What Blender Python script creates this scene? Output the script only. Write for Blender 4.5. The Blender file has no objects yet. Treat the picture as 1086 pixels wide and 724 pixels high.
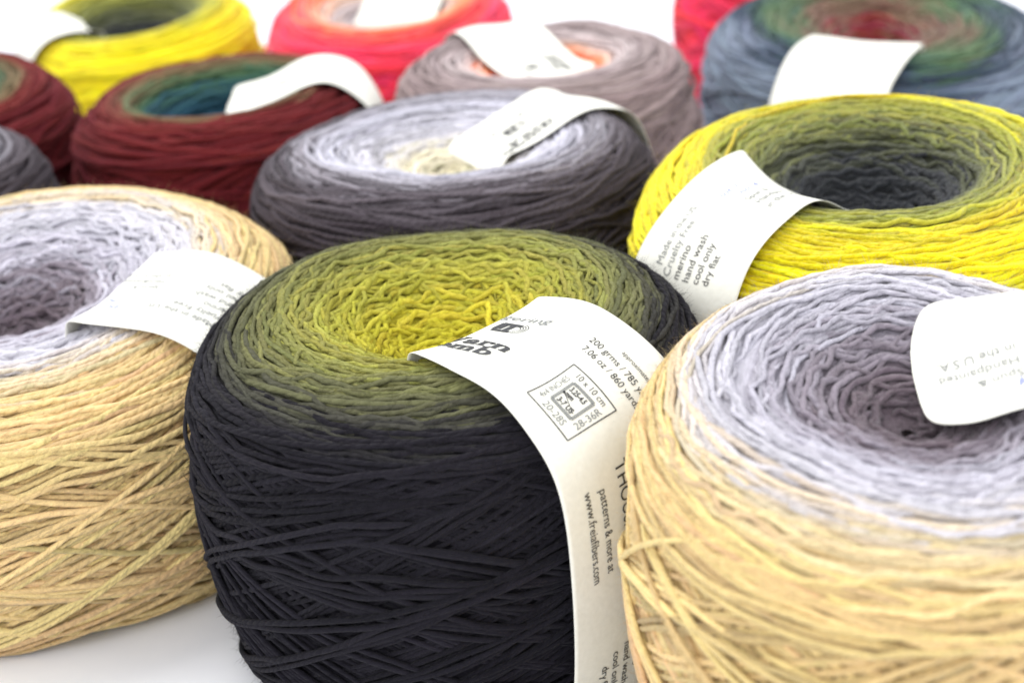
import bpy, math
import numpy as np
from mathutils import Matrix, Vector

# ------------------------------------------------------------------ camera, light, exposure
scene = bpy.context.scene
C = scene.collection
rad = math.radians

cam_data = bpy.data.cameras.new("camera")
cam = bpy.data.objects.new("camera", cam_data)
C.objects.link(cam)
cam.matrix_world = (Matrix.Translation((0, 0, 0.18338))
                    @ Matrix.Rotation(rad(90 - 21.644), 4, 'X') @ Matrix.Rotation(rad(-4.743), 4, 'Z'))
cam_data.sensor_width = 36
cam_data.lens = 45.94
cam_data.clip_start = 0.005
cam_data.clip_end = 60
cam_data.dof.use_dof = True
cam_data.dof.focus_distance = 0.283
cam_data.dof.aperture_fstop = 12.5
cam_data.dof.aperture_blades = 7
scene.camera = cam

world = bpy.data.worlds.new("World")
scene.world = world
world.use_nodes = True
bg = world.node_tree.nodes["Background"]
bg.inputs[0].default_value = (0.93, 0.96, 1.0, 1)
bg.inputs[1].default_value = 1.12

def area(name, loc, target, size, power, col):
    d = bpy.data.lights.new(name, 'AREA')
    d.shape = 'RECTANGLE'
    d.size, d.size_y = size
    d.energy = power
    d.color = col
    o = bpy.data.objects.new(name, d)
    C.objects.link(o)
    o.location = loc
    o.rotation_euler = (Vector(target) - Vector(loc)).to_track_quat('-Z', 'Y').to_euler()
    return o
area("softbox_overhead", (-0.5, 1.15, 1.75), (0, 0.55, 0), (1.5, 1.3), 32, (1.0, 0.985, 0.96))
area("fill_front", (-0.7, -0.9, 0.9), (-0.1, 0.25, 0), (0.9, 0.9), 9, (1.0, 0.99, 0.97))  # added fill lamp, brightens the table at the lower left
area("softbox_side", (1.3, -0.35, 1.25), (0, 0.5, 0), (0.9, 0.9), 7, (1.0, 0.98, 0.95))

scene.view_settings.view_transform = 'Standard'
scene.view_settings.look = 'None'
scene.view_settings.exposure = 0.06
scene.view_settings.gamma = 1.0
scene.cycles.max_bounces = 8

# ------------------------------------------------------------------ materials
def lin(c):
    return tuple(((v / 255) / 12.92 if v <= 10 else (((v / 255) + .055) / 1.055) ** 2.4) for v in c)

def new_mat(name):
    m = bpy.data.materials.new(name)
    m.use_nodes = True
    nt = m.node_tree
    return m, nt, nt.nodes["Principled BSDF"]

def yarn_material(name, ramp, hue_amt=0.008, val=1.0, tone_amt=0.17):
    """dye runs 0 (hole) .. 0.7 (shoulder) .. 1 (base)"""
    m, nt, p = new_mat(name)
    N, L = nt.nodes, nt.links
    def attr(n):
        a = N.new("ShaderNodeAttribute"); a.attribute_name = n; return a
    cr = N.new("ShaderNodeValToRGB")
    els = cr.color_ramp.elements
    while len(els) > 1:
        els.remove(els[-1])
    for i, (u, c) in enumerate(ramp):
        e = els[0] if i == 0 else els.new(u)
        e.position = u
        e.color = (*lin(c), 1)
    L.new(attr("dye").outputs["Fac"], cr.inputs[0])
    fib = attr("fib")
    # fibre-scale noise running round the strand with its twist
    n1 = N.new("ShaderNodeTexNoise"); n1.inputs["Scale"].default_value = 1.6; n1.inputs["Detail"].default_value = 4
    L.new(fib.outputs["Vector"], n1.inputs["Vector"])
    dark = max(ramp[-1][1]) < 125
    sheen = .04 if dark else .2
    n2 = N.new("ShaderNodeTexNoise"); n2.inputs["Scale"].default_value = 0.11; n2.inputs["Detail"].default_value = 2
    L.new(fib.outputs["Vector"], n2.inputs["Vector"])
    hs = N.new("ShaderNodeHueSaturation")
    L.new(cr.outputs[0], hs.inputs["Color"])
    tone = attr("tone")
    def math_(op, a, b, c=None):
        k = N.new("ShaderNodeMath"); k.operation = op
        for i, v in enumerate((a, b, c)):
            if v is None: continue
            if hasattr(v, "is_output"): L.new(v, k.inputs[i])
            else: k.inputs[i].default_value = v
        return k.outputs[0]
    # tone -1..1 per strand ; value = 1 + .16*tone + .25*(n1-.5)
    v = math_('MULTIPLY_ADD', tone.outputs["Fac"], tone_amt, 1.0 * val)
    v = math_('MULTIPLY_ADD', math_('SUBTRACT', n1.outputs["Fac"], 0.5), 0.85, v)
    v = math_('MULTIPLY_ADD', math_('SUBTRACT', n2.outputs["Fac"], 0.5), 0.7, v)
    L.new(v, hs.inputs["Value"])
    h = math_('MULTIPLY_ADD', attr("hue").outputs["Fac"], hue_amt, 0.5)
    h = math_('MULTIPLY_ADD', math_('SUBTRACT', n2.outputs["Fac"], 0.5), hue_amt, h)
    L.new(h, hs.inputs["Hue"])
    L.new(hs.outputs[0], p.inputs["Base Color"])
    p.inputs["Roughness"].default_value = 0.85
    p.inputs["Specular IOR Level"].default_value = 0.07 if dark else 0.15
    p.inputs["Sheen Weight"].default_value = sheen
    p.inputs["Sheen Roughness"].default_value = 0.45
    b = N.new("ShaderNodeBump"); b.inputs["Strength"].default_value = 0.8; b.inputs["Distance"].default_value = 0.00045
    sx = N.new("ShaderNodeSeparateXYZ"); L.new(attr("ply").outputs["Vector"], sx.inputs[0])
    turn = math_('MULTIPLY_ADD', sx.outputs[0], 1150.0, math_('ARCTAN2', sx.outputs[2], sx.outputs[1]))
    groove = math_('ABSOLUTE', math_('SINE', turn, 0.0), 0.0)
    L.new(math_('MULTIPLY_ADD', groove, 0.7, n1.outputs["Fac"]), b.inputs["Height"])
    L.new(b.outputs[0], p.inputs["Normal"])
    return m

def paper_material():
    m, nt, p = new_mat("label_paper")
    N, L = nt.nodes, nt.links
    tc = N.new("ShaderNodeTexCoord")
    c2 = N.new("ShaderNodeTexNoise"); c2.inputs["Scale"].default_value = 70; c2.inputs["Detail"].default_value = 3; c2.inputs["Distortion"].default_value = 1.2
    L.new(tc.outputs["Object"], c2.inputs["Vector"])
    n = N.new("ShaderNodeTexNoise"); n.inputs["Scale"].default_value = 900; n.inputs["Detail"].default_value = 5
    L.new(tc.outputs["Object"], n.inputs["Vector"])
    r = N.new("ShaderNodeValToRGB")
    r.color_ramp.elements[0].color = (.775, .765, .69, 1); r.color_ramp.elements[0].position = .3
    r.color_ramp.elements[1].color = (.83, .82, .745, 1); r.color_ramp.elements[1].position = .7
    L.new(n.outputs["Fac"], r.inputs[0]); L.new(r.outputs[0], p.inputs["Base Color"])
    b2 = N.new("ShaderNodeBump"); b2.inputs["Strength"].default_value = .22; b2.inputs["Distance"].default_value = .0015
    L.new(c2.outputs["Fac"], b2.inputs["Height"])
    b = N.new("ShaderNodeBump"); b.inputs["Strength"].default_value = .15; b.inputs["Distance"].default_value = .0002
    L.new(n.outputs["Fac"], b.inputs["Height"]); L.new(b2.outputs[0], b.inputs["Normal"]); L.new(b.outputs[0], p.inputs["Normal"])
    p.inputs["Roughness"].default_value = .55
    p.inputs["Specular IOR Level"].default_value = .3
    return m

def ink_material(name, c):
    m, nt, p = new_mat(name)
    p.inputs["Base Color"].default_value = (*lin(c), 1)
    p.inputs["Roughness"].default_value = .6
    return m

PAPER = paper_material()
INK = ink_material("black_ink", (42, 42, 44))
INK_GREY = ink_material("grey_ink", (120, 122, 122))
INK_BLUE = ink_material("blue_ink", (130, 140, 205))

# ------------------------------------------------------------------ mesh plumbing
def mesh_from(name, V, quads, tris=None, attrs=None, mats=(), midx=None, smooth=True):
    me = bpy.data.meshes.new(name)
    nq = len(quads); nt_ = 0 if tris is None else len(tris)
    me.vertices.add(len(V)); me.vertices.foreach_set("co", np.ascontiguousarray(V, np.float32).ravel())
    loops = np.asarray(quads, np.int32).ravel()
    starts = np.arange(nq, dtype=np.int32) * 4
    if nt_:
        loops = np.concatenate([loops, np.asarray(tris, np.int32).ravel()])
        starts = np.concatenate([starts, nq * 4 + np.arange(nt_, dtype=np.int32) * 3])
    me.loops.add(len(loops)); me.loops.foreach_set("vertex_index", loops)
    me.polygons.add(nq + nt_); me.polygons.foreach_set("loop_start", starts)
    if midx is not None:
        me.polygons.foreach_set("material_index", np.asarray(midx, np.int32))
    me.polygons.foreach_set("use_smooth", np.full(nq + nt_, smooth, bool))
    for k, (typ, a) in (attrs or {}).items():
        at = me.attributes.new(k, typ, 'POINT')
        at.data.foreach_set("vector" if typ == 'FLOAT_VECTOR' else "value", np.ascontiguousarray(a, np.float32).ravel())
    for m in mats:
        me.materials.append(m)
    me.update(calc_edges=True)
    me.validate()
    return me

def norm(a):
    return a / np.maximum(np.linalg.norm(a, axis=-1, keepdims=True), 1e-12)

class Bag:
    """collects tubes / sheets with the yarn attributes, to become ONE mesh"""
    def __init__(s):
        s.V = []; s.Q = []; s.A = {k: [] for k in ("dye", "tone", "hue", "fib", "ply")}; s.n = 0
    def add(s, V, Q, dye, tone, hue, fib, ply):
        s.V.append(V); s.Q.append(Q + s.n); s.n += len(V)
        for k, a in zip(("dye", "tone", "hue", "fib", "ply"), (dye, tone, hue, fib, ply)): s.A[k].append(a)
    def tubes(s, P, Nn, rad_, dye, tone, hue, K=6, twist=900., fl=0.9, rng=None):
        """P (n,p,3) centre lines, Nn (n,p,3) surface normals, rad_ (n,p), dye (n,p), tone/hue (n,)"""
        n, p, _ = P.shape
        T = norm(np.gradient(P, axis=1))
        B = norm(np.cross(T, Nn)); N2 = np.cross(B, T)
        a = np.linspace(0, 2 * np.pi, K, endpoint=False)
        ca, sa = np.cos(a), np.sin(a)
        V = (P[:, :, None] + rad_[:, :, None, None] * (fl * ca[:, None] * N2[:, :, None] + sa[:, None] * B[:, :, None]))
        ln = np.concatenate([np.zeros((n, 1)), np.cumsum(np.linalg.norm(np.diff(P, axis=1), axis=-1), axis=1)], 1)
        ph0 = rng.uniform(0, 50, (n, 1, 1))
        ang = a[None, None] + twist * ln[:, :, None]
        fib = np.stack([np.broadcast_to(ln[:, :, None] * 260 + ph0 * 7, ang.shape), 2.1 * np.cos(ang) + ph0, 2.1 * np.sin(ang) + ph0 * .3], -1)
        i = np.arange(p - 1)[:, None] * K; k = np.arange(K)[None]; k2 = (k + 1) % K
        q = np.stack([i + k, i + k2, i + K + k2, i + K + k], -1).reshape(-1, 4)
        Q = (np.arange(n)[:, None, None] * (p * K) + q[None]).reshape(-1, 4)
        ex = lambda x: np.broadcast_to(x, (n, p, K)).reshape(-1)
        s.add(V.reshape(-1, 3), Q, ex(dye[:, :, None]), ex(tone[:, None, None]), ex(hue[:, None, None]), fib.reshape(-1, 3),
              np.stack([ex(ln[:, :, None]), ex(ca[None, None]), ex(sa[None, None])], -1))
    def build(s, name, mat, parent):
        A = {k: ('FLOAT_VECTOR' if k in ('fib', 'ply') else 'FLOAT', np.concatenate(v)) for k, v in s.A.items()}
        me = mesh_from(name, np.concatenate(s.V), np.concatenate(s.Q), attrs=A, mats=[mat])
        o = bpy.data.objects.new(name, me); C.objects.link(o); o.parent = parent
        return o

def wav(rng, n, x, lams, amps):
    """smooth random wave along x (n,p) with one random phase set per row"""
    y = np.zeros_like(x)
    for l, a in zip(lams, amps):
        ll = l * rng.uniform(.7, 1.4, (n, 1))
        y = y + a * np.sin(2 * np.pi * x / ll + rng.uniform(0, 2 * np.pi, (n, 1)))
    return y

# ------------------------------------------------------------------ the cake's surface of revolution (made uneven)
class Surf:
    def __init__(s, R, H, prof, rng, lump, lean):
        p = np.array(prof, float) * [R, H]
        # Catmull-Rom through the profile
        q = np.vstack([2 * p[0] - p[1], p, 2 * p[-1] - p[-2]])
        out = []
        for i in range(1, len(q) - 2):
            t = np.linspace(0, 1, 12, endpoint=False)[:, None]
            a, b, c, d = q[i - 1], q[i], q[i + 1], q[i + 2]
            out.append(.5 * ((2 * b) + (c - a) * t + (2 * a - 5 * b + 4 * c - d) * t ** 2 + (3 * b - a - 3 * c + d) * t ** 3))
        p = np.vstack(out + [p[-1:]])
        s.S = np.concatenate([[0], np.cumsum(np.linalg.norm(np.diff(p, axis=0), axis=1))])
        s.r, s.z = p[:, 0], np.maximum(p[:, 1], 0)
        t = np.gradient(p, axis=0); t = t / np.maximum(np.linalg.norm(t, axis=1, keepdims=True), 1e-9)
        s.nr, s.nz = -t[:, 1], t[:, 0]
        s.R, s.H, s.L = R, H, s.S[-1]
        ish = int(np.argmax(s.r)); s.s_side = s.S[ish]
        it = int(np.argmax(s.z)); s.s_top = s.S[it]
        i0 = max(ish, 1)
        rr = np.maximum.accumulate(s.r[:i0 + 1]) / R
        s.u = np.concatenate([rr * .7, .7 + .3 * (s.S[i0 + 1:] - s.s_side) / (s.L - s.s_side)])
        # where the side meets the base
        s.s_base = s.S[np.where(s.z[ish:] < .03 * H)[0][0] + ish] if (s.z[ish:] < .03 * H).any() else s.L
        s.k = np.arange(2, 8); s.a = lump * rng.normal(0, 1, len(s.k)) / np.sqrt(s.k - 1); s.p = rng.uniform(0, 6.28, len(s.k)); s.m = rng.uniform(-25, 25, len(s.k))
        s.lean = lean
    def dye(s, S): return np.interp(S, s.S, s.u)
    def at_r(s, rf):            # arc length where the crown reaches rf*R
        i = int(np.argmax(s.r)); return np.interp(rf * s.R, np.maximum.accumulate(s.r[:i + 1]), s.S[:i + 1])
    def pos(s, S, phi, off):
        r = np.interp(S, s.S, s.r); z = np.interp(S, s.S, s.z)
        nr = np.interp(S, s.S, s.nr); nz = np.interp(S, s.S, s.nz)
        o = off + (s.a * np.sin(s.k * phi[..., None] + s.p + s.m * S[..., None])).sum(-1) * np.clip(r / (.4 * s.R), 0, 1)
        rr = r + nr * o; zz = z + nz * o
        x, y = rr * np.cos(phi), rr * np.sin(phi)
        zz = zz + zz / s.H * (s.lean[0] * x + s.lean[1] * y)
        n = norm(np.stack([nr * np.cos(phi), nr * np.sin(phi), nz], -1))
        return np.stack([x, y, np.maximum(zz, .0004)], -1), n

def body(bag, sf, s0, s1, off, ns, nphi, rng):
    S = np.linspace(s0, s1, ns)[:, None] + np.zeros((1, nphi))
    phi = np.linspace(0, 2 * np.pi, nphi, endpoint=False)[None] + np.zeros((ns, 1))
    P, n = sf.pos(S, phi, np.full(S.shape, off))
    i = np.arange(ns - 1)[:, None] * nphi; k = np.arange(nphi)[None]; k2 = (k + 1) % nphi
    Q = np.stack([i + k, i + nphi + k, i + nphi + k2, i + k2], -1).reshape(-1, 4)
    fib = np.stack([phi * 6, S * 1200, S * 300], -1).reshape(-1, 3)
    z = np.zeros(ns * nphi)
    bag.add(P.reshape(-1, 3), Q, sf.dye(S).ravel(), z - .8, z, fib, np.zeros((ns * nphi, 3)))

def fuzz(bag, src, count, rng, length=(.001, .0042), rad_=.000028):
    """short loose fibres standing off the strands of a bag"""
    V = np.concatenate(src.V); dye = np.concatenate(src.A["dye"]); tone = np.concatenate(src.A["tone"]); hue = np.concatenate(src.A["hue"])
    i = rng.integers(0, len(V), count)
    p0 = V[i]
    out = p0 - np.array([0, 0, .04]); out = norm(out + rng.normal(0, .02, out.shape))
    d = norm(out * rng.uniform(.1, .8, (count, 1)) + norm(rng.normal(0, 1, p0.shape)) * .9)
    curl = norm(rng.normal(0, 1, p0.shape)) * rng.uniform(.2, .9, (count, 1))
    L = rng.uniform(*length, (count, 1)) * rng.uniform(.4, 1, (count, 1))
    t = np.linspace(0, 1, 4)[None, :, None]
    P = p0[:, None] + d[:, None] * L[:, None] * t + curl[:, None] * L[:, None] * t ** 2 * .7
    P[..., 2] = np.maximum(P[..., 2], .0003)
    Nn = norm(np.cross(d, curl))[:, None] + np.zeros((1, 4, 1))
    r = rad_ * np.array([1, .95, .75, .2])[None] * rng.uniform(.6, 1.2, (count, 1))
    bag.tubes(P, Nn, r, dye[i][:, None] + np.zeros((1, 4)), tone[i] + .6, hue[i], K=3, twist=0, rng=rng)

# ------------------------------------------------------------------ paper bands and their printing
def text_mesh(txt, size, bold=0.0, shear=0.0, sx=1.0):
    cu = bpy.data.curves.new("t", 'FONT')
    cu.body = txt; cu.size = size; cu.offset = bold * size; cu.shear = shear; cu.resolution_u = 3
    o = bpy.data.objects.new("t", cu); C.objects.link(o)
    bpy.context.view_layer.update()
    me = o.to_mesh()
    V = np.array([v.co[:2] for v in me.vertices]).reshape(-1, 2) if len(me.vertices) else np.zeros((0, 2))
    me.calc_loop_triangles()
    T = np.array([t.vertices[:] for t in me.loop_triangles], int).reshape(-1, 3)
    o.to_mesh_clear(); bpy.data.objects.remove(o); bpy.data.curves.remove(cu)
    return V * [sx, 1], T

def poly(pts):                    # fan of a convex polygon
    n = len(pts)
    return np.array(pts, float), np.array([(0, i, i + 1) for i in range(1, n - 1)])
def bar(x0, y0, x1, y1, w, seg=1):
    a, b = np.array([x0, y0], float), np.array([x1, y1], float)
    d = (b - a) / np.linalg.norm(b - a); n = np.array([-d[1], d[0]]) * w / 2
    V = []; T = []
    for i in range(seg + 1):
        c = a + (b - a) * i / seg
        V += [c + n, c - n]
    for i in range(seg):
        k = 2 * i; T += [(k, k + 1, k + 3), (k, k + 3, k + 2)]
    return np.array(V), np.array(T)
def arc(cx, cy, rx, ry, a0, a1, w, seg=14, wy=None):
    """stroke along an ellipse, w thick at the sides and wy thick top and bottom"""
    wy = w if wy is None else wy
    a = np.radians(np.linspace(a0, a1, seg + 1))
    ca, sa = np.cos(a), np.sin(a)
    o = np.stack([cx + (rx + w / 2) * ca, cy + (ry + wy / 2) * sa], 1); i_ = np.stack([cx + (rx - w / 2) * ca, cy + (ry - wy / 2) * sa], 1)
    V = np.empty((2 * seg + 2, 2)); V[0::2] = o; V[1::2] = i_
    T = []
    for k in range(seg):
        j = 2 * k; T += [(j, j + 1, j + 3), (j, j + 3, j + 2)]
    return V, np.array(T)
def join(parts):
    V = []; T = []; n = 0
    for v, t in parts:
        V.append(v); T.append(t + n); n += len(v)
    return np.concatenate(V), np.concatenate(T)

def slab(ch):
    """fat slab-serif lower-case letters, x-height 1; returns shape, advance"""
    w = .36; P = []
    if ch in 'nm':
        xs = [.3, .98] if ch == 'n' else [.3, .92, 1.54]
        for i, x in enumerate(xs):
            P += [bar(x, 0, x, .98 if i == 0 else .68, w), bar(x - .28, .07, x + .28, .07, .15)]
        P.append(bar(.02, .91, .4, .91, .17))
        for a, b in zip(xs[:-1], xs[1:]):
            P.append(arc((a + b) / 2 + .03, .62, (b - a) / 2 - .03, .27, 0, 170, .34, wy=.22))
        return join(P), xs[-1] + .33
    if ch == 'r':
        P = [bar(.3, 0, .3, .98, w), bar(.0, .07, .68, .07, .15), bar(.02, .91, .4, .91, .17), arc(.68, .6, .3, .28, 40, 170, .2), arc(.83, .78, .1, .1, 0, 360, .2)]
        return join(P), 1.02
    if ch == 'a':
        P = [bar(.86, .05, .86, .7, w), bar(.8, .07, 1.16, .07, .15), arc(.6, .66, .3, .25, 0, 165, .26, wy=.2), arc(.24, .7, .08, .08, 0, 360, .18),
             arc(.48, .28, .28, .2, 0, 360, .3, wy=.2)]
        return join(P), 1.2
    if ch == 'o':
        return join([arc(.56, .49, .38, .4, 0, 360, .36, seg=22, wy=.22)]), 1.13
    if ch == 'b':
        P = [bar(.3, 0.02, .3, 1.42, w), bar(.0, 1.36, .4, 1.36, .17), arc(.68, .48, .36, .38, -150, 150, .36, seg=18, wy=.22)]
        return join(P), 1.24
    if ch in 'yY':
        P = [bar(.28, .95, .62, .1, .34), bar(.98, .95, .5, -.3, .2), bar(0, .92, .56, .92, .15), bar(.74, .92, 1.2, .92, .15), arc(.32, -.26, .14, .1, 0, 360, .2)]
        return join(P), 1.18
    return None, .5
def slab_word(word, size, shear=.12, sx=1.0):
    x = 0; parts = []
    for ch in word:
        if ch == 'Y':
            (v, t), adv = slab('y'); v = v * [1.25, 1.3] + [0, .1]; adv *= 1.25
        elif ch == 'B':
            adv = 1.4; v, t = join([bar(.32, 0, .32, 1.36, .38), bar(.0, .07, .6, .07, .15), bar(0, 1.29, .6, 1.29, .15),
                                    arc(.66, 1.0, .3, .28, -90, 90, .36, wy=.2), arc(.7, .4, .36, .32, -90, 90, .38, wy=.2)])
        else:
            (v, t), adv = slab(ch)
        parts.append((v + [x, 0], t)); x += adv
    v, t = join(parts)
    v = v.copy(); v[:, 0] += shear * v[:, 1]
    return v * [size * sx, size], t

class Band:
    """a strip of paper: up out of the hole, over the crown, down the side and in under the base"""
    def __init__(s, sf, az, lat, width, t_in, z_in, over=.0016, flex=.6, rng=None, depth=.55, tilt=0.0, hug=.65, lie=False, lift=0.0, round_=0.0):
        over = over + lift; s.round = round_
        s.az = rad(az); s.lat = lat; s.W = width; s.tilt = tilt; s.hug = hug; s.over = over
        e = np.array([np.cos(s.az), np.sin(s.az)]); n = np.array([-e[1], e[0]])
        R, H = sf.R, sf.H
        s.Rm = R; s.H = H; s.flex = flex; s.e, s.n = e, n; s.sf = sf
        s.ph = rng.uniform(0, 6, 4)
        S = np.linspace(0, sf.L, 260)
        r = np.interp(S, sf.S, sf.r); z = np.interp(S, sf.S, sf.z)
        nr = np.interp(S, sf.S, sf.nr); nz = np.interp(S, sf.S, sf.nz)
        r, z = r + nr * over, z + nz * over
        z = z + z / H * (sf.lean[0] * (r * e[0] + lat * n[0]) + sf.lean[1] * (r * e[1] + lat * n[1]))
        start = np.array([t_in, z_in * H])
        pts = np.stack([r, z], 1); pts = np.vstack([start[None], pts[pts[:, 0] > t_in + .002]])
        def half(pl):
            st = []
            for p in pl:
                while len(st) > 1 and (st[-1][0] - st[-2][0]) * (p[1] - st[-1][1]) - (st[-1][1] - st[-2][1]) * (p[0] - st[-1][0]) >= 0: st.pop()
                st.append(p)
            return st
        up = np.array(half([np.array(p) for p in sorted(map(tuple, pts))]))
        up = up[:int(np.argmax(up[:, 0])) + 1]; up = up[int(np.argmin(np.linalg.norm(up - start, axis=1))):]
        lowp = pts[pts[:, 1] <= up[-1][1] + 1e-9]
        lo = np.array([[p[1], -p[0]] for p in half([np.array([-p[1], p[0]]) for p in sorted(map(tuple, lowp), key=lambda q: (-q[1], q[0]))])])
        lo = lo[lo[:, 1] > .0006]
        path = np.vstack([[[t_in - .0035, max(z_in - depth, .12) * H], [t_in - .0016, (z_in - min(.12, depth * .6)) * H]], up, lo[1:], [[max(lo[-1][0] - .012, t_in), .0007]]])
        d = np.concatenate([[0], np.cumsum(np.linalg.norm(np.diff(path, axis=0), axis=1))])
        ss = np.arange(0, d[-1], .0006)
        t = np.interp(ss, d, path[:, 0]); z = np.interp(ss, d, path[:, 1])
        g = np.exp(-.5 * (np.arange(-9, 10) / 3.6) ** 2); g /= g.sum()
        pad = lambda a: np.convolve(np.concatenate([np.full(9, a[0]), a, np.full(9, a[-1])]), g, 'valid')
        s.t, s.z = pad(t), np.maximum(pad(z), .0007)
        s.s = ss - d[2]                       # 0 at the fold over the hole's lip
        # crown height by radius, for the paper to lie on
        s.fit = None; s.lie = lie
        i1 = int(np.argmax(sf.r)); s.cr = np.maximum.accumulate(sf.r[:i1 + 1]) + np.arange(i1 + 1) * 1e-9; s.cz = sf.z[:i1 + 1]
        # how far the sheet sags or is lifted, as a smooth bend: quadratic across, smoothed along
        wg = np.linspace(-width / 2, width / 2, 13)
        s.pos(s.s[:, None] + 0 * wg[None], wg[None] + 0 * s.s[:, None])
        co = np.polynomial.polynomial.polyfit(wg / width, s.dz.T, 2)
        g = np.exp(-.5 * (np.arange(-15, 16) / 6.) ** 2); g /= g.sum()
        s.fit = [np.convolve(np.concatenate([np.full(15, c[0]), c, np.full(15, c[-1])]), g, 'valid') for c in co]
    def pos(s, S, W):
        t = np.interp(S, s.s, s.t); z = np.interp(S, s.s, s.z)
        lw = s.lat + W
        k = np.sqrt(np.maximum(1 - (lw / s.Rm) ** 2, .2)) / np.sqrt(1 - (s.lat / s.Rm) ** 2)
        f = np.clip(t / s.Rm, 0, 1) ** 2 * s.flex
        t = t * (1 - f + f * k)
        up = np.clip((z - .2 * s.H) / (.6 * s.H), 0, 1)
        z = z + (.0005 * np.sin(W / s.W * 5 + s.ph[0] + S * 60) + .0003 * np.sin(W / s.W * 9 + s.ph[1] + S * 210)) * np.clip(z / .02, 0, 1) + s.tilt * W * up
        xy = t[..., None] * s.e + lw[..., None] * s.n
        r = np.hypot(xy[..., 0], xy[..., 1])
        if s.fit is None:
            zs = np.interp(r, s.cr, s.cz)
            zs = zs + zs / s.H * (s.sf.lean[0] * xy[..., 0] + s.sf.lean[1] * xy[..., 1]) + s.over
            w = np.ones_like(S * W) if s.lie else np.clip((S + .006) / .004, 0, 1); w = w * w * (3 - 2 * w) * np.clip((.93 - r / s.Rm) / .2, 0, 1)
            s.dz = w * (s.hug * np.clip(zs - z, -.0055, 0) + np.maximum(zs - z, 0))
        else:
            z = z + sum(np.interp(S, s.s, c) * (W / s.W) ** i for i, c in enumerate(s.fit))
        return np.concatenate([xy, z[..., None]], -1)
    def nrm(s, S, W):
        h = .0004
        a = s.pos(S + h, W) - s.pos(S - h, W); b = s.pos(S, W + h) - s.pos(S, W - h)
        return norm(np.cross(a, b))
    def build(s, prints, parent):
        ns_, nw = len(s.s), 41
        S = np.linspace(s.s[1], s.s[-2], ns_)[:, None] + np.zeros((1, nw)); Wd = np.linspace(-s.W / 2, s.W / 2, nw)[None] + np.zeros((ns_, 1))
        
        if s.round:                           # soft corners where the sheet turns in at the hole
            q = np.clip(s.round - (S - S[0, 0]), 0, s.round)
            Wd = Wd * (1 - (s.round - np.sqrt(s.round ** 2 - q ** 2)) / (s.W / 2))
        P = s.pos(S, Wd); Nn = s.nrm(S, Wd)
        top = P.reshape(-1, 3); bot = (P - Nn * .00018).reshape(-1, 3)
        idx = np.arange(ns_ * nw).reshape(ns_, nw); m = ns_ * nw
        f = lambda a, b, c, d: np.stack([a, b, c, d], -1).reshape(-1, 4)
        Q = [f(idx[:-1, :-1], idx[1:, :-1], idx[1:, 1:], idx[:-1, 1:]), m + f(idx[:-1, :-1], idx[:-1, 1:], idx[1:, 1:], idx[1:, :-1]),
             f(idx[:-1, 0], m + idx[:-1, 0], m + idx[1:, 0], idx[1:, 0]), f(idx[:-1, -1], idx[1:, -1], m + idx[1:, -1], m + idx[:-1, -1]),
             f(idx[0, :-1], idx[0, 1:], m + idx[0, 1:], m + idx[0, :-1]), f(idx[-1, :-1], m + idx[-1, :-1], m + idx[-1, 1:], idx[-1, 1:])]
        Q = np.concatenate(Q)
        V = [top, bot]; T = []; TM = []; n = 2 * m
        for (v, t), (s0, w0), ang, ink in prints:
            if not len(v): continue
            c, sn = math.cos(rad(ang)), math.sin(rad(ang))
            ps = s0 + v[:, 0] * c - v[:, 1] * sn; pw = w0 + v[:, 0] * sn + v[:, 1] * c
            keep = (np.abs(pw) < s.W / 2) & (ps < s.s[-1] - .001)
            pw = np.clip(pw, -s.W / 2, s.W / 2)
            X = s.pos(ps, pw) + s.nrm(ps, pw) * .00016
            t = t[keep[t].all(1)]
            V.append(X); T.append(t + n); TM += [ink] * len(t); n += len(X)
        T = np.concatenate(T) if T else None
        me = mesh_from("paper_band", np.concatenate(V), Q, T, mats=[PAPER, INK, INK_GREY, INK_BLUE], midx=[0] * len(Q) + TM)
        o = bpy.data.objects.new("paper_band", me); C.objects.link(o); o.parent = parent
        return o

mm = .001
BANDS = []
def T_(txt, size, s, w, ang=0, ink=1, bold=0, shear=0, sx=1.0):
    return (text_mesh(txt, size * mm, bold, shear, sx), (s * mm, w * mm), ang, ink)
def W_(word, size, s, w, ang=0, ink=1, sx=1.0):
    return (slab_word(word, size * mm, sx=sx), (s * mm, w * mm), ang, ink)
def G_(shape, s, w, ang=0, ink=1):
    v, t = shape
    return ((v * mm, t), (s * mm, w * mm), ang, ink)

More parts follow.
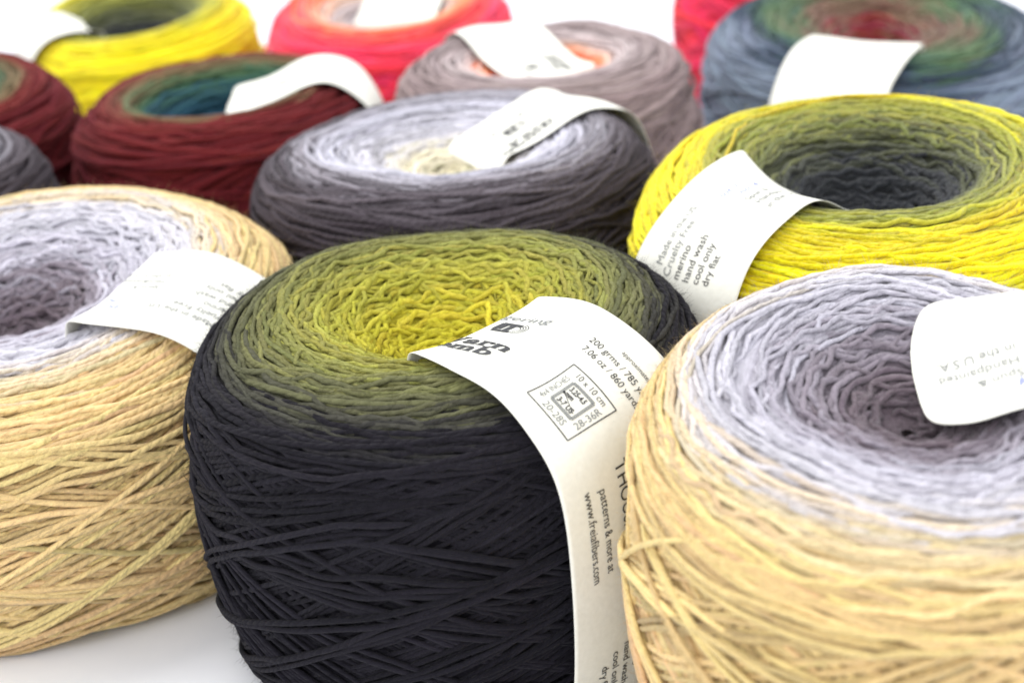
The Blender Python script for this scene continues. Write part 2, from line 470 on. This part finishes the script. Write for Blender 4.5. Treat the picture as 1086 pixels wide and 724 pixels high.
def gauge_box(s, w, k=1.0):
    """the knitting gauge square: frame, ribbed inner border, needle and figures; lower-left corner at s, w"""
    a = 13.2 * k; P = []
    for x0, y0, x1, y1 in ((0, 0, a, 0), (a, 0, a, a), (a, a, 0, a), (0, a, 0, 0)):
        P.append(G_(bar(x0, y0, x1, y1, .26, 8), s, w))
    i0, i1 = 3.45 * k, 9.75 * k
    for q in range(24):                                  # ribbing: small zig-zag ticks round the inner square
        f = i0 + (i1 - i0) * (q + .5) / 24
        d = .17
        for (x, y, hx, hy) in ((f, i0, d, .42), (f, i1, d, .42), (i0, f, .42, d), (i1, f, .42, d)):
            P.append(G_(bar(x - hx, y - hy, x + hx, y + hy, .12), s, w, 0, 2))
            P.append(G_(bar(x - hx, y + hy, x + hx, y - hy, .1), s, w, 0, 2))
    P.append(T_("10 x 10 cm", 2.2 * k, s + 2.3 * k, w + 10.9 * k, sx=.9))
    P.append(T_("20-28S", 2.35 * k, s + 3.4 * k, w + .8 * k, ink=2))
    P.append(T_("4x4 INCHES", 2.1 * k, s + 2.4 * k, w + 1.9 * k, 90, sx=.74, ink=2))
    P.append(T_("28-36R", 2.4 * k, s + 12.45 * k, w + 2.9 * k, 90, ink=2))
    P.append(T_("3.25-4.5", 1.8 * k, s + 4.1 * k, w + 7.7 * k, bold=.03, sx=.78))
    P.append(T_("mm", 1.6 * k, s + 4.3 * k, w + 6.3 * k, bold=.04, sx=.9))
    P.append(T_("3-7 US", 1.8 * k, s + 4.2 * k, w + 4.1 * k, bold=.03, sx=.9))
    P.append(G_(bar(3.9 * k, 6.6 * k, 9.0 * k, 4.6 * k, .15), s, w))
    P.append(G_(arc(3.9 * k, 6.6 * k, .16, .16, 0, 360, .34), s, w))
    return P

def logo(s, w):
    """ball emblem: block with a white mark, and strands curling off its right side"""
    P = []
    P.append(G_(join([bar(0, .45, 5.4, .45, .9), bar(.3, 1.0, .3, 4.6, 1.5), bar(0, 4.4, 5.6, 4.4, 1.1), bar(3.6, 0.6, 3.6, 4.6, 1.5), bar(1.2, 2.8, 2.0, 2.8, 3.0)]), s, w))
    for q in range(4):
        P.append(G_(arc(5.6, 2.4, 1.0 + q * .62, 1.1 + q * .55, -100 + q * 8, 100 - q * 6, .2), s, w))
    return P

def title_prints(o=0.):
    """ball-band title block; o shifts it along the band"""
    P = [T_("fingering", 3.5, o - 4.6, 7.2, ink=2, shear=.1, sx=1.7)]
    P += logo(o + 4.6, .4)
    P += [T_("FINE HAND DYED", .95, o + 2.0, -1.3, ink=2)]
    P += [W_("Yarn", 2.4, o - 1.6, -8.0, sx=1.62), W_("Bomb", 2.4, o - 6.2, -11.5, sx=1.62)]
    return P

def front_prints():
    P = title_prints()
    P += [T_("approximately", 1.75, 33.0, 11.2, sx=.9), T_("200 grms / 785 yards", 2.55, 26.6, 7.6, sx=.88), T_("7.06 oz / 860 yards", 2.55, 27.2, 4.5, sx=.88)]
    P += gauge_box(29.2, -12.8)
    P += [T_("THOUSANDS of free", 4.2, 51.0, -5.4), T_("patterns & more at", 2.75, 54.5, -10.4, sx=.92), T_("www.freiafibers.com", 2.75, 53.8, -14.0, sx=.92)]
    P += [T_("merino", 2.7, 93, -3.5), T_("hand wash", 2.7, 93, -6.3), T_("cool only", 2.7, 94, -9.3), T_("dry flat", 2.7, 96.5, -12.2)]
    return P

def care_prints(s_care, w0=-9., step=3.2, blue=(28, -3), spun=(27, 4.5), size=3.1, dark=1):
    """read towards the hole: care block on the shoulder, maker's lines and handwriting near the fold"""
    P = []
    for i, t in enumerate(("Made in the US", "Cruelty Free", "merino", "hand wash", "cool only", "dry flat")):
        P.append(T_(t, size, s_care - (2 if i == 0 else 0), w0 + 1 + i * step, 180, 2 if i < 2 else dark))
    for i, t in enumerate(("Spun &", "Handpainted", "in the U.S.A.")):
        P.append(T_(t, 2.9, spun[0], spun[1] + i * 3.3, 180, 2))
    for i, t in enumerate(("lot 1", "no. 4")):
        P.append(T_(t, 3.6, blue[0] - i * 3, blue[1] + i * 3.6, 180, 3, shear=.3))
    return P

# ------------------------------------------------------------------ one cake of yarn
SIDE = [(.95, .845), (.985, .76), (1, .64), (.995, .46), (.965, .28), (.925, .13), (.865, .03), (.78, 0), (.5, 0)]
DRUM = [(.95, .865), (.985, .78), (1, .66), (1.0, .46), (.985, .28), (.95, .13), (.895, .03), (.80, 0), (.5, 0)]
DEEP = [(.02, .75), (.10, .76), (.15, .80), (.19, .855), (.25, .90), (.34, .935), (.45, .965), (.56, .99), (.66, 1.0), (.76, .98), (.87, .925)] + SIDE
PIT = [(.02, .73), (.15, .74), (.22, .77), (.28, .83), (.34, .89), (.42, .945), (.51, .985), (.60, 1.0), (.70, .99), (.79, .965), (.88, .915)] + SIDE

def make_cake(label, loc, R, H, ramp, seed, d=1.4, prof=DEEP, lump=.5, lean=(0, .10), detail=1.0, kink=(.9, .25), kink_r=.55,
              band=None, prints=(), fuzz_n=0, floor_=.64, hue=.008, val=1.0, K=6, hue_side=0, tone_amt=.17, patchy=0.):
    rng = np.random.default_rng(seed)
    root = bpy.data.objects.new("yarn_cake", None)
    C.objects.link(root); root.location = (loc[0], loc[1], 0); root.empty_display_size = .02
    root["label"] = label; root["category"] = "yarn cake"; root["group"] = "yarn cakes standing on the white table"
    sf = Surf(R, H, prof, rng, lump * mm, lean)
    mat = yarn_material("wool_dye", [(min(u * .7 if u <= 1 else .7 + (u - 1) * .3, 1), c) for u, c in ramp], hue, val, tone_amt)
    dr = d * mm / 2
    sT = sf.s_top; s_out = sf.at_r(.94)
    # ---- crown: turn-round arcs, each rising out of and sinking back into the winding
    crown = Bag()
    body(crown, sf, 0, sf.at_r(.93), -1.3 * dr, 60, 96, rng)
    def arcs(n, s_lo, s_hi, lay, p):
        # crown area grows with radius, so draw the arc's place by area
        g = np.linspace(s_lo, s_hi, 200); w = np.interp(g, sf.S, sf.r) + .12 * R; cw = np.cumsum(w); cw /= cw[-1]
        se = np.interp(rng.uniform(0, 1, n), cw, g)[:, None]
        re = np.maximum(np.interp(se, sf.S, sf.r), .1 * R)
        half = np.minimum(rng.uniform(.018, .075, (n, 1)) * np.interp(se / s_out, [0, .5, 1], [.7, .9, 1.25]) / re, 2.2)
        pc = rng.uniform(0, 2 * np.pi, (n, 1))
        x = np.linspace(-1, 1, p)[None]
        phi = pc + half * x
        rf = re / R
        kk = np.interp(rf, [0, kink_r * .6, kink_r, .95], [kink[0], kink[0], (kink[0] + kink[1]) / 2, kink[1]])
        along = half * x * re
        drift = rng.normal(0, .10, (n, 1)) * along + rng.uniform(.0, .35, (n, 1)) * (x ** 2) * half * re * .25
        fq = np.interp(rf, [0, kink_r, .95], [1.0, .85, .55]); am = rng.gamma(4, .25, (n, 1))
        S = se + np.clip(drift + am * kk * mm * wav(rng, n, along * fq, (.0062, .0115, .021), (.5, .75, .8)), -.0045, .0045)
        off = lay * dr + dr * (.75 - 2.6 * np.abs(x) ** 3.2) + kk * mm * .45 * wav(rng, n, along, (.006, .013), (.6, .6)) + rng.normal(0, .28, (n, 1)) * dr
        off = np.minimum(off, 1.5 * dr)
        S = np.clip(S, .0005, sf.s_side)
        P, Nn = sf.pos(S, phi, off)
        thick = rng.uniform(.82, 1.15, (n, 1)) * (1 + .28 * np.clip((kink_r - rf) / kink_r, 0, 1))
        r = dr * thick * (1 + .10 * wav(rng, n, along, (.004, .009), (.7, .7))) * np.clip((1.02 - np.abs(x)) * 12, .15, 1)
        dye = sf.dye(se) * .75 + sf.dye(S) * .25 + rng.normal(0, .018, (n, 1)) + patchy * (np.sin(2 * phi + 1.3) + np.sin(5 * phi + se * 160) + rng.normal(0, .5, (n, 1)))
        crown.tubes(P, Nn, r, np.clip(dye, 0, 1), rng.normal(0, .6, n), rng.normal(0, 1, n), K=K, rng=rng)
    area_c = np.trapezoid(2 * np.pi * sf.r, sf.S) if False else float((2 * np.pi * np.interp(np.linspace(0, s_out, 200), sf.S, sf.r)).mean() * s_out)
    n_c = int(area_c / (.065 * d * mm) * 2.9 * detail)
    pp = 42 if detail >= 1 else 22
    arcs(n_c // 2, .002, s_out, -.9, pp)
    arcs(n_c // 2, .002, s_out, 0, pp)
    # ---- side: long slanting wraps that turn at shoulder and base and cross one another
    side = Bag()
    body(side, sf, sf.at_r(.90), sf.L, -3.6 * dr, 40, 110, rng)
    ps = 76 if detail >= 1 else 44
    def wraps(hand, lay, gap, jit, p, kr=(1.0, 1.7), fill=False):
        """one lattice layer: bundles of one to four strands, all leaning the same way, gap strand-widths apart"""
        m = max(4, int(2 * np.pi * R * .40 / (d * mm * gap) * min(1, .4 + .6 * detail) / 2.1))
        cnt = rng.choice([1, 2, 3, 4], m, p=[.32, .34, .22, .12])
        if fill:
            m = int(2 * np.pi * R * .52 / (d * mm * gap)); cnt = np.ones(m, int)
        gi = np.repeat(np.arange(m), cnt); n = len(gi)
        within = np.concatenate([np.arange(c) for c in cnt])[:, None]
        psi = ((np.arange(m) + rng.uniform(-.42, .42, m) * (.5 if fill else 1)) * 2 * np.pi / m)[gi][:, None]
        k = rng.uniform(*kr, m)[gi][:, None] + rng.normal(0, .012, (n, 1))
        s_hi = (sf.at_r(.80) + rng.beta(1.9, 1.0, m) * (sf.s_side - sf.at_r(.80) + .05 * H))[gi][:, None] + rng.normal(0, .0009, (n, 1))
        s_lo = (sf.s_base + .002 - rng.beta(1.0, 3.2, m) * .40 * (sf.s_base - sf.s_side))[gi][:, None] + rng.normal(0, .0012, (n, 1))
        if fill:
            s_hi = sf.at_r(.86) + rng.normal(0, .002, (n, 1)); s_lo = sf.s_base + rng.normal(0, .002, (n, 1))
        slope = np.arctan((s_lo - s_hi) / 2 * k / R)
        psi = psi + within * (d * mm * rng.uniform(1.0, 1.7, (n, 1))) / (R * np.sin(slope))
        span = rng.uniform(1.0, 1.3, (n, 1)) * np.pi / k
        x = np.linspace(-.5, .5, p)[None]
        th = x * span
        phi = psi + hand * th
        q = np.clip(k * th, -np.pi / 2, np.pi / 2)
        S = (s_hi + s_lo) / 2 + (s_lo - s_hi) / 2 * (.55 * np.sin(q) + .45 * q / (np.pi / 2))
        along = th * R
        S = S + wav(rng, n, along, (.02, .045, .09), (.00014, .0003, .0006))
        off = lay * dr + rng.uniform(-jit, jit, m)[gi][:, None] * dr + rng.uniform(-.22, .22, (n, 1)) * dr + .12 * dr * wav(rng, n, along, (.02, .05), (1, 1))
        off = off - np.clip((np.abs(x) - .44) / .06, 0, 1) ** 2 * 2.4 * dr
        # strands dive where they turn, so that the turns tuck under each other
        off = off - .7 * dr * np.clip((np.abs(q) - 1.15) / .42, 0, 1)
        P, Nn = sf.pos(np.clip(S, .001, sf.L - .0005), phi, off)
        r = dr * rng.uniform(.80, 1.12, (n, 1)) * (1 + .06 * wav(rng, n, along, (.005, .012), (.7, .7))) * np.clip((.505 - np.abs(x)) * 30, .15, 1)
        dye = np.maximum(sf.dye(S), floor_) + rng.normal(0, .012, (n, 1))
        side.tubes(P, Nn, r, np.clip(dye, 0, 1), rng.normal(0, .8, m)[gi] * .7 + rng.normal(0, .5, n), rng.normal(0, .8, m)[gi] + rng.normal(0, .5, n) + hue_side, K=K, fl=.97, rng=rng)
    wraps(1, -3.1, 1.0, .2, ps, (.92, 1.05), True); wraps(-1, -2.4, 1.2, .2, ps, (.92, 1.05), True)
    wraps(1, -1.75, 2.1, .25, ps); wraps(-1, -.9, 2.6, .25, ps)
    wraps(1, -.05, 3.0, .3, ps, (.9, 1.9)); wraps(-1, .75, 3.7, .3, ps, (.9, 1.9))
    n_s = int(2 * np.pi * R / (d * mm) * min(1, detail) * .10)
    # ---- shoulder: nearly level strands that bind the crown to the side
    def shoulder(n, p):
        sc = rng.uniform(sf.at_r(.88), sf.s_side + .12 * (sf.s_base - sf.s_side), (n, 1))
        half = rng.uniform(.35, .95, (n, 1)); x = np.linspace(-1, 1, p)[None]
        phi = rng.uniform(0, 2 * np.pi, (n, 1)) + half * x; along = half * x * R
        S = sc + rng.normal(0, .06, (n, 1)) * along + rng.uniform(.02, .12, (n, 1)) * half * R * x ** 2 + wav(rng, n, along, (.016, .04), (.0003, .0007))
        off = dr * (.45 - 2.6 * np.abs(x) ** 4) + rng.normal(0, .3, (n, 1)) * dr
        P, Nn = sf.pos(S, phi, off)
        r = dr * rng.uniform(.8, 1.1, (n, 1)) * np.clip((1.02 - np.abs(x)) * 15, .15, 1) + 0 * along
        side.tubes(P, Nn, r, np.clip(sf.dye(S) + rng.normal(0, .014, (n, 1)), 0, 1), rng.normal(0, .6, n), rng.normal(0, 1, n), K=K, rng=rng)
    shoulder(n_s, 40 if detail >= 1 else 26)
    if fuzz_n:
        f1, f2 = Bag(), Bag()
        fuzz(f1, crown, fuzz_n // 2, rng); fuzz(f2, side, fuzz_n // 2, rng)
        for b, f in ((crown, f1), (side, f2)):
            b.add(np.concatenate(f.V), np.concatenate(f.Q), *[np.concatenate(f.A[k]) for k in ("dye", "tone", "hue", "fib", "ply")])
    crown.build("crown_winding", mat, root)
    side.build("side_winding", mat, root)
    if band:
        BANDS.append(Band(sf, rng=rng, over=2.7 * dr + .0007, **band)); BANDS[-1].root = root; BANDS[-1].build(prints, root)
    return root

# ------------------------------------------------------------------ setting: one white sheet that sweeps up far behind
def table():
    m, nt, p = new_mat("white_sheet")
    N, L = nt.nodes, nt.links
    tc = N.new("ShaderNodeTexCoord")
    n = N.new("ShaderNodeTexNoise"); n.inputs["Scale"].default_value = 220; n.inputs["Detail"].default_value = 6
    L.new(tc.outputs["Object"], n.inputs["Vector"])
    r = N.new("ShaderNodeValToRGB")
    r.color_ramp.elements[0].color = (.86, .87, .92, 1); r.color_ramp.elements[1].color = (.90, .91, .95, 1)
    L.new(n.outputs["Fac"], r.inputs[0]); L.new(r.outputs[0], p.inputs["Base Color"])
    b = N.new("ShaderNodeBump"); b.inputs["Strength"].default_value = .1; b.inputs["Distance"].default_value = .0003
    L.new(n.outputs["Fac"], b.inputs["Height"]); L.new(b.outputs[0], p.inputs["Normal"])
    p.inputs["Roughness"].default_value = .5
    ys = [-1.2, 0, 1, 2.2]; zs = [0, 0, 0, 0]
    for a in range(5, 91, 5):
        ys.append(2.2 + .8 * math.sin(rad(a))); zs.append(.8 - .8 * math.cos(rad(a)))
    ys.append(3.0); zs.append(2.4)
    V = [(x, y, z) for y, z in zip(ys, zs) for x in (-3, 3)]
    Q = [(2 * i, 2 * i + 1, 2 * i + 3, 2 * i + 2) for i in range(len(ys) - 1)]
    o = bpy.data.objects.new("table", mesh_from("table", np.array(V), np.array(Q), mats=[m]))
    C.objects.link(o); o["kind"] = "structure"
table()

# ------------------------------------------------------------------ the cakes
OLIVE = [(0, (196, 183, 50)), (.26, (195, 183, 56)), (.38, (176, 170, 68)), (.50, (156, 153, 74)), (.63, (130, 130, 78)), (.74, (104, 104, 74)), (.81, (68, 67, 60)), (.88, (36, 34, 40)), (2, (19, 17, 26))]
CREAM = [(0, (92, 79, 86)), (.24, (108, 96, 104)), (.36, (146, 138, 149)), (.48, (186, 182, 194)), (.63, (204, 201, 210)), (.70, (209, 203, 205)), (.77, (221, 201, 166)), (.86, (222, 193, 134)), (2, (206, 178, 124))]
GREY = [(0, (216, 208, 176)), (.26, (212, 204, 182)), (.36, (202, 199, 206)), (.56, (192, 190, 202)), (.68, (156, 152, 160)), (.78, (96, 89, 95)), (.90, (64, 57, 62)), (2, (46, 40, 44))]
YELLOW = [(0, (34, 35, 42)), (.32, (44, 46, 50)), (.42, (84, 87, 60)), (.52, (136, 138, 66)), (.62, (166, 164, 60)), (.70, (212, 198, 42)), (.78, (238, 221, 22)), (2, (238, 221, 12))]
MAROON = [(0, (40, 80, 98)), (.42, (42, 76, 94)), (.52, (66, 98, 70)), (.61, (120, 100, 74)), (.68, (118, 48, 46)), (.82, (102, 32, 36)), (2, (84, 24, 29))]
CREAM_WIDE = [(u * .72 if u < .5 else u if u > 1 else u - .085, c) for u, c in CREAM]
STEEL = [(0, (124, 28, 36)), (.20, (122, 36, 40)), (.28, (116, 82, 68)), (.44, (112, 92, 74)), (.52, (92, 104, 74)), (.62, (76, 106, 72)), (.70, (54, 80, 80)), (.77, (44, 58, 78)), (.85, (76, 88, 108)), (.93, (120, 132, 150)), (2, (112, 122, 140))]
TAUPE = [(0, (240, 120, 74)), (.36, (242, 130, 84)), (.44, (228, 190, 176)), (.52, (196, 182, 182)), (.66, (166, 150, 150)), (.9, (146, 128, 128)), (1.1, (124, 108, 109)), (2, (98, 86, 88))]
CORAL = [(0, (186, 172, 176)), (.42, (200, 186, 188)), (.52, (236, 190, 160)), (.62, (250, 140, 96)), (.74, (246, 84, 90)), (.88, (240, 56, 88)), (2, (228, 40, 76))]
LILAC = [(0, (90, 96, 130)), (.5, (150, 160, 200)), (1, (140, 152, 200)), (2, (130, 142, 196))]

SHALLOW = [(.02, .80), (.10, .81), (.2, .845), (.3, .895), (.42, .955), (.54, .995), (.64, 1.0), (.76, .975), (.87, .925)] + DRUM
BOWL = [(.02, .885), (.08, .89), (.14, .905), (.2, .92), (.3, .945), (.42, .97), (.54, .992), (.64, 1.0), (.73, .985), (.81, .955), (.89, .905)] + SIDE
FLAT = [(.02, .86), (.12, .865), (.25, .89), (.40, .935), (.55, .98), (.68, 1.0), (.79, .98), (.89, .92)] + SIDE
WIDE = [(.02, .58), (.18, .59), (.27, .65), (.33, .75), (.40, .85), (.48, .925), (.57, .98), (.67, 1.0), (.77, .98), (.87, .925)] + SIDE

W38 = .0345
make_cake("charcoal yarn cake with lime green and olive crown, between the two cream cakes", (-.0160, .2835), .0616, .0830, OLIVE, 11, d=1.3, prof=SHALLOW, lean=(0, .078),
          kink=(1.25, .22), kink_r=.6, band=dict(az=-46.2, lat=-.0076, width=.0381, t_in=.0194, z_in=1.004, tilt=.092, flex=.46, hug=.25, lift=.0008), prints=front_prints(), fuzz_n=110000, lump=.5, hue=.005)
make_cake("cream yarn cake with lilac crown and taupe hole, cut off by the left edge", (-.1330, .3440), .0768, .0772, CREAM_WIDE, 23, d=1.5, lean=(-.005, .18),
          kink=(1.1, .22), band=dict(az=-18.8, lat=-.002, width=.0420, t_in=.0300, z_in=1.008, tilt=.04, flex=.5), prints=care_prints(38, blue=(9, -9), spun=(14, 2), dark=2), fuzz_n=60000)
make_cake("blurred nearest cream yarn cake with wide lilac crown, cut off at the lower right", (.0699, .2114), .0530, .0860, CREAM, 37, d=1.25, prof=BOWL, lean=(0, .20),
          kink=(.9, .26), band=dict(az=-8, lat=.006, width=.034, t_in=.005, z_in=.95, tilt=.03, depth=.05, hug=.4, lie=True, lift=.0010, round_=.0125), prints=care_prints(42, spun=(16, -3), blue=(25, -9)), fuzz_n=45000)
make_cake("dark grey yarn cake with silver crown and ivory centre, behind the charcoal one", (-.0146, .4238), .0699, .0893, GREY, 41, d=1.55, prof=FLAT, lean=(0, .07),
          kink=(.6, .22), band=dict(az=32, lat=-.002, width=W38, t_in=.009, z_in=.935, depth=.06, hug=.8, flex=.9), prints=title_prints(9), fuzz_n=20000, tone_amt=.34, floor_=.62)
make_cake("bright yellow yarn cake with olive crown around black hole, right of dark grey one", (.1001, .3428), .0668, .0920, YELLOW, 53, d=1.5, prof=PIT, lean=(.03, .15),
          kink=(.7, .28), band=dict(az=-140.3, lat=-.0085, width=.0350, t_in=.0191, z_in=.955, tilt=.02, flex=.1, hug=.95, lift=.0009), prints=care_prints(54), fuzz_n=25000)
make_cake("steel blue yarn cake with green and brown crown and red centre, behind the yellow one", (0.1870, 0.6320), 0.0840, 0.0820, STEEL, 61, d=1.8, patchy=.045,
          kink=(1.0, .3), lean=(0, .19), band=dict(az=-127, lat=.008, width=.052, t_in=.034, z_in=.985), prints=care_prints(42), detail=.8, K=5)
make_cake("taupe yarn cake with an orange centre, standing behind the dark grey one", (0.0222, 0.5553), 0.0659, 0.0920, TAUPE, 67, d=1.9, prof=FLAT,
          kink=(.4, .2), band=dict(az=112, lat=.002, width=.038, t_in=-.016, z_in=.95, depth=.14), prints=title_prints(8), detail=.7, K=5)
make_cake("maroon yarn cake with a teal hollow under its white paper band", (-0.1112, 0.5433), 0.0648, 0.0910, MAROON, 71, hue=.003, d=1.9, prof=WIDE, lean=(0, .12),
          kink=(.4, .2), band=dict(az=2, lat=.002, width=.040, t_in=.002, z_in=.94, depth=.12, flex=.6, hug=.25, tilt=.14), prints=logo(22, -2), detail=.7, K=5)
make_cake("maroon yarn cake with a green hollow, cut off by the left edge", (-0.2486, 0.5744), 0.0676, 0.0935, MAROON, 73, hue=.003, d=1.9, prof=DEEP, lean=(0, .17), kink=(.4, .2), detail=.7, K=5)
make_cake("silver grey yarn cake peeping in at the left edge, behind the cream one", (-0.2190, 0.4485), 0.0638, 0.0905, GREY, 79, d=1.9, prof=FLAT, kink=(.4, .25), detail=.8, K=5)
make_cake("yellow yarn cake with a dark hollow, at the back left behind the maroon cakes", (-0.2086, 0.8047), 0.0733, 0.0960, YELLOW, 83, d=2, prof=WIDE, lean=(0, .22), kink=(.4, .2),
          band=dict(az=-150, lat=0, width=.044, t_in=.026, z_in=.95), detail=.6, K=5)
make_cake("coral red yarn cake with grey hollow and white band, behind the maroon one", (-0.0543, 0.7628), 0.0738, 0.0950, CORAL, 89, d=2, prof=WIDE, lean=(0, .22), kink=(.3, .15),
          band=dict(az=68, lat=0, width=.05, t_in=.004, z_in=.9), detail=.6, K=5)
make_cake("coral red yarn cake between the taupe and steel blue ones, no band in view", (0.1860, 0.7920), 0.0738, 0.1056, CORAL, 97, d=2, prof=WIDE, kink=(.3, .15), detail=.6, K=5)
make_cake("blue lilac yarn cake just showing in the top left corner", (-0.3660, 0.7772), 0.0738, 0.1000, LILAC, 101, d=2, kink=(.3, .15), detail=.5, K=5)
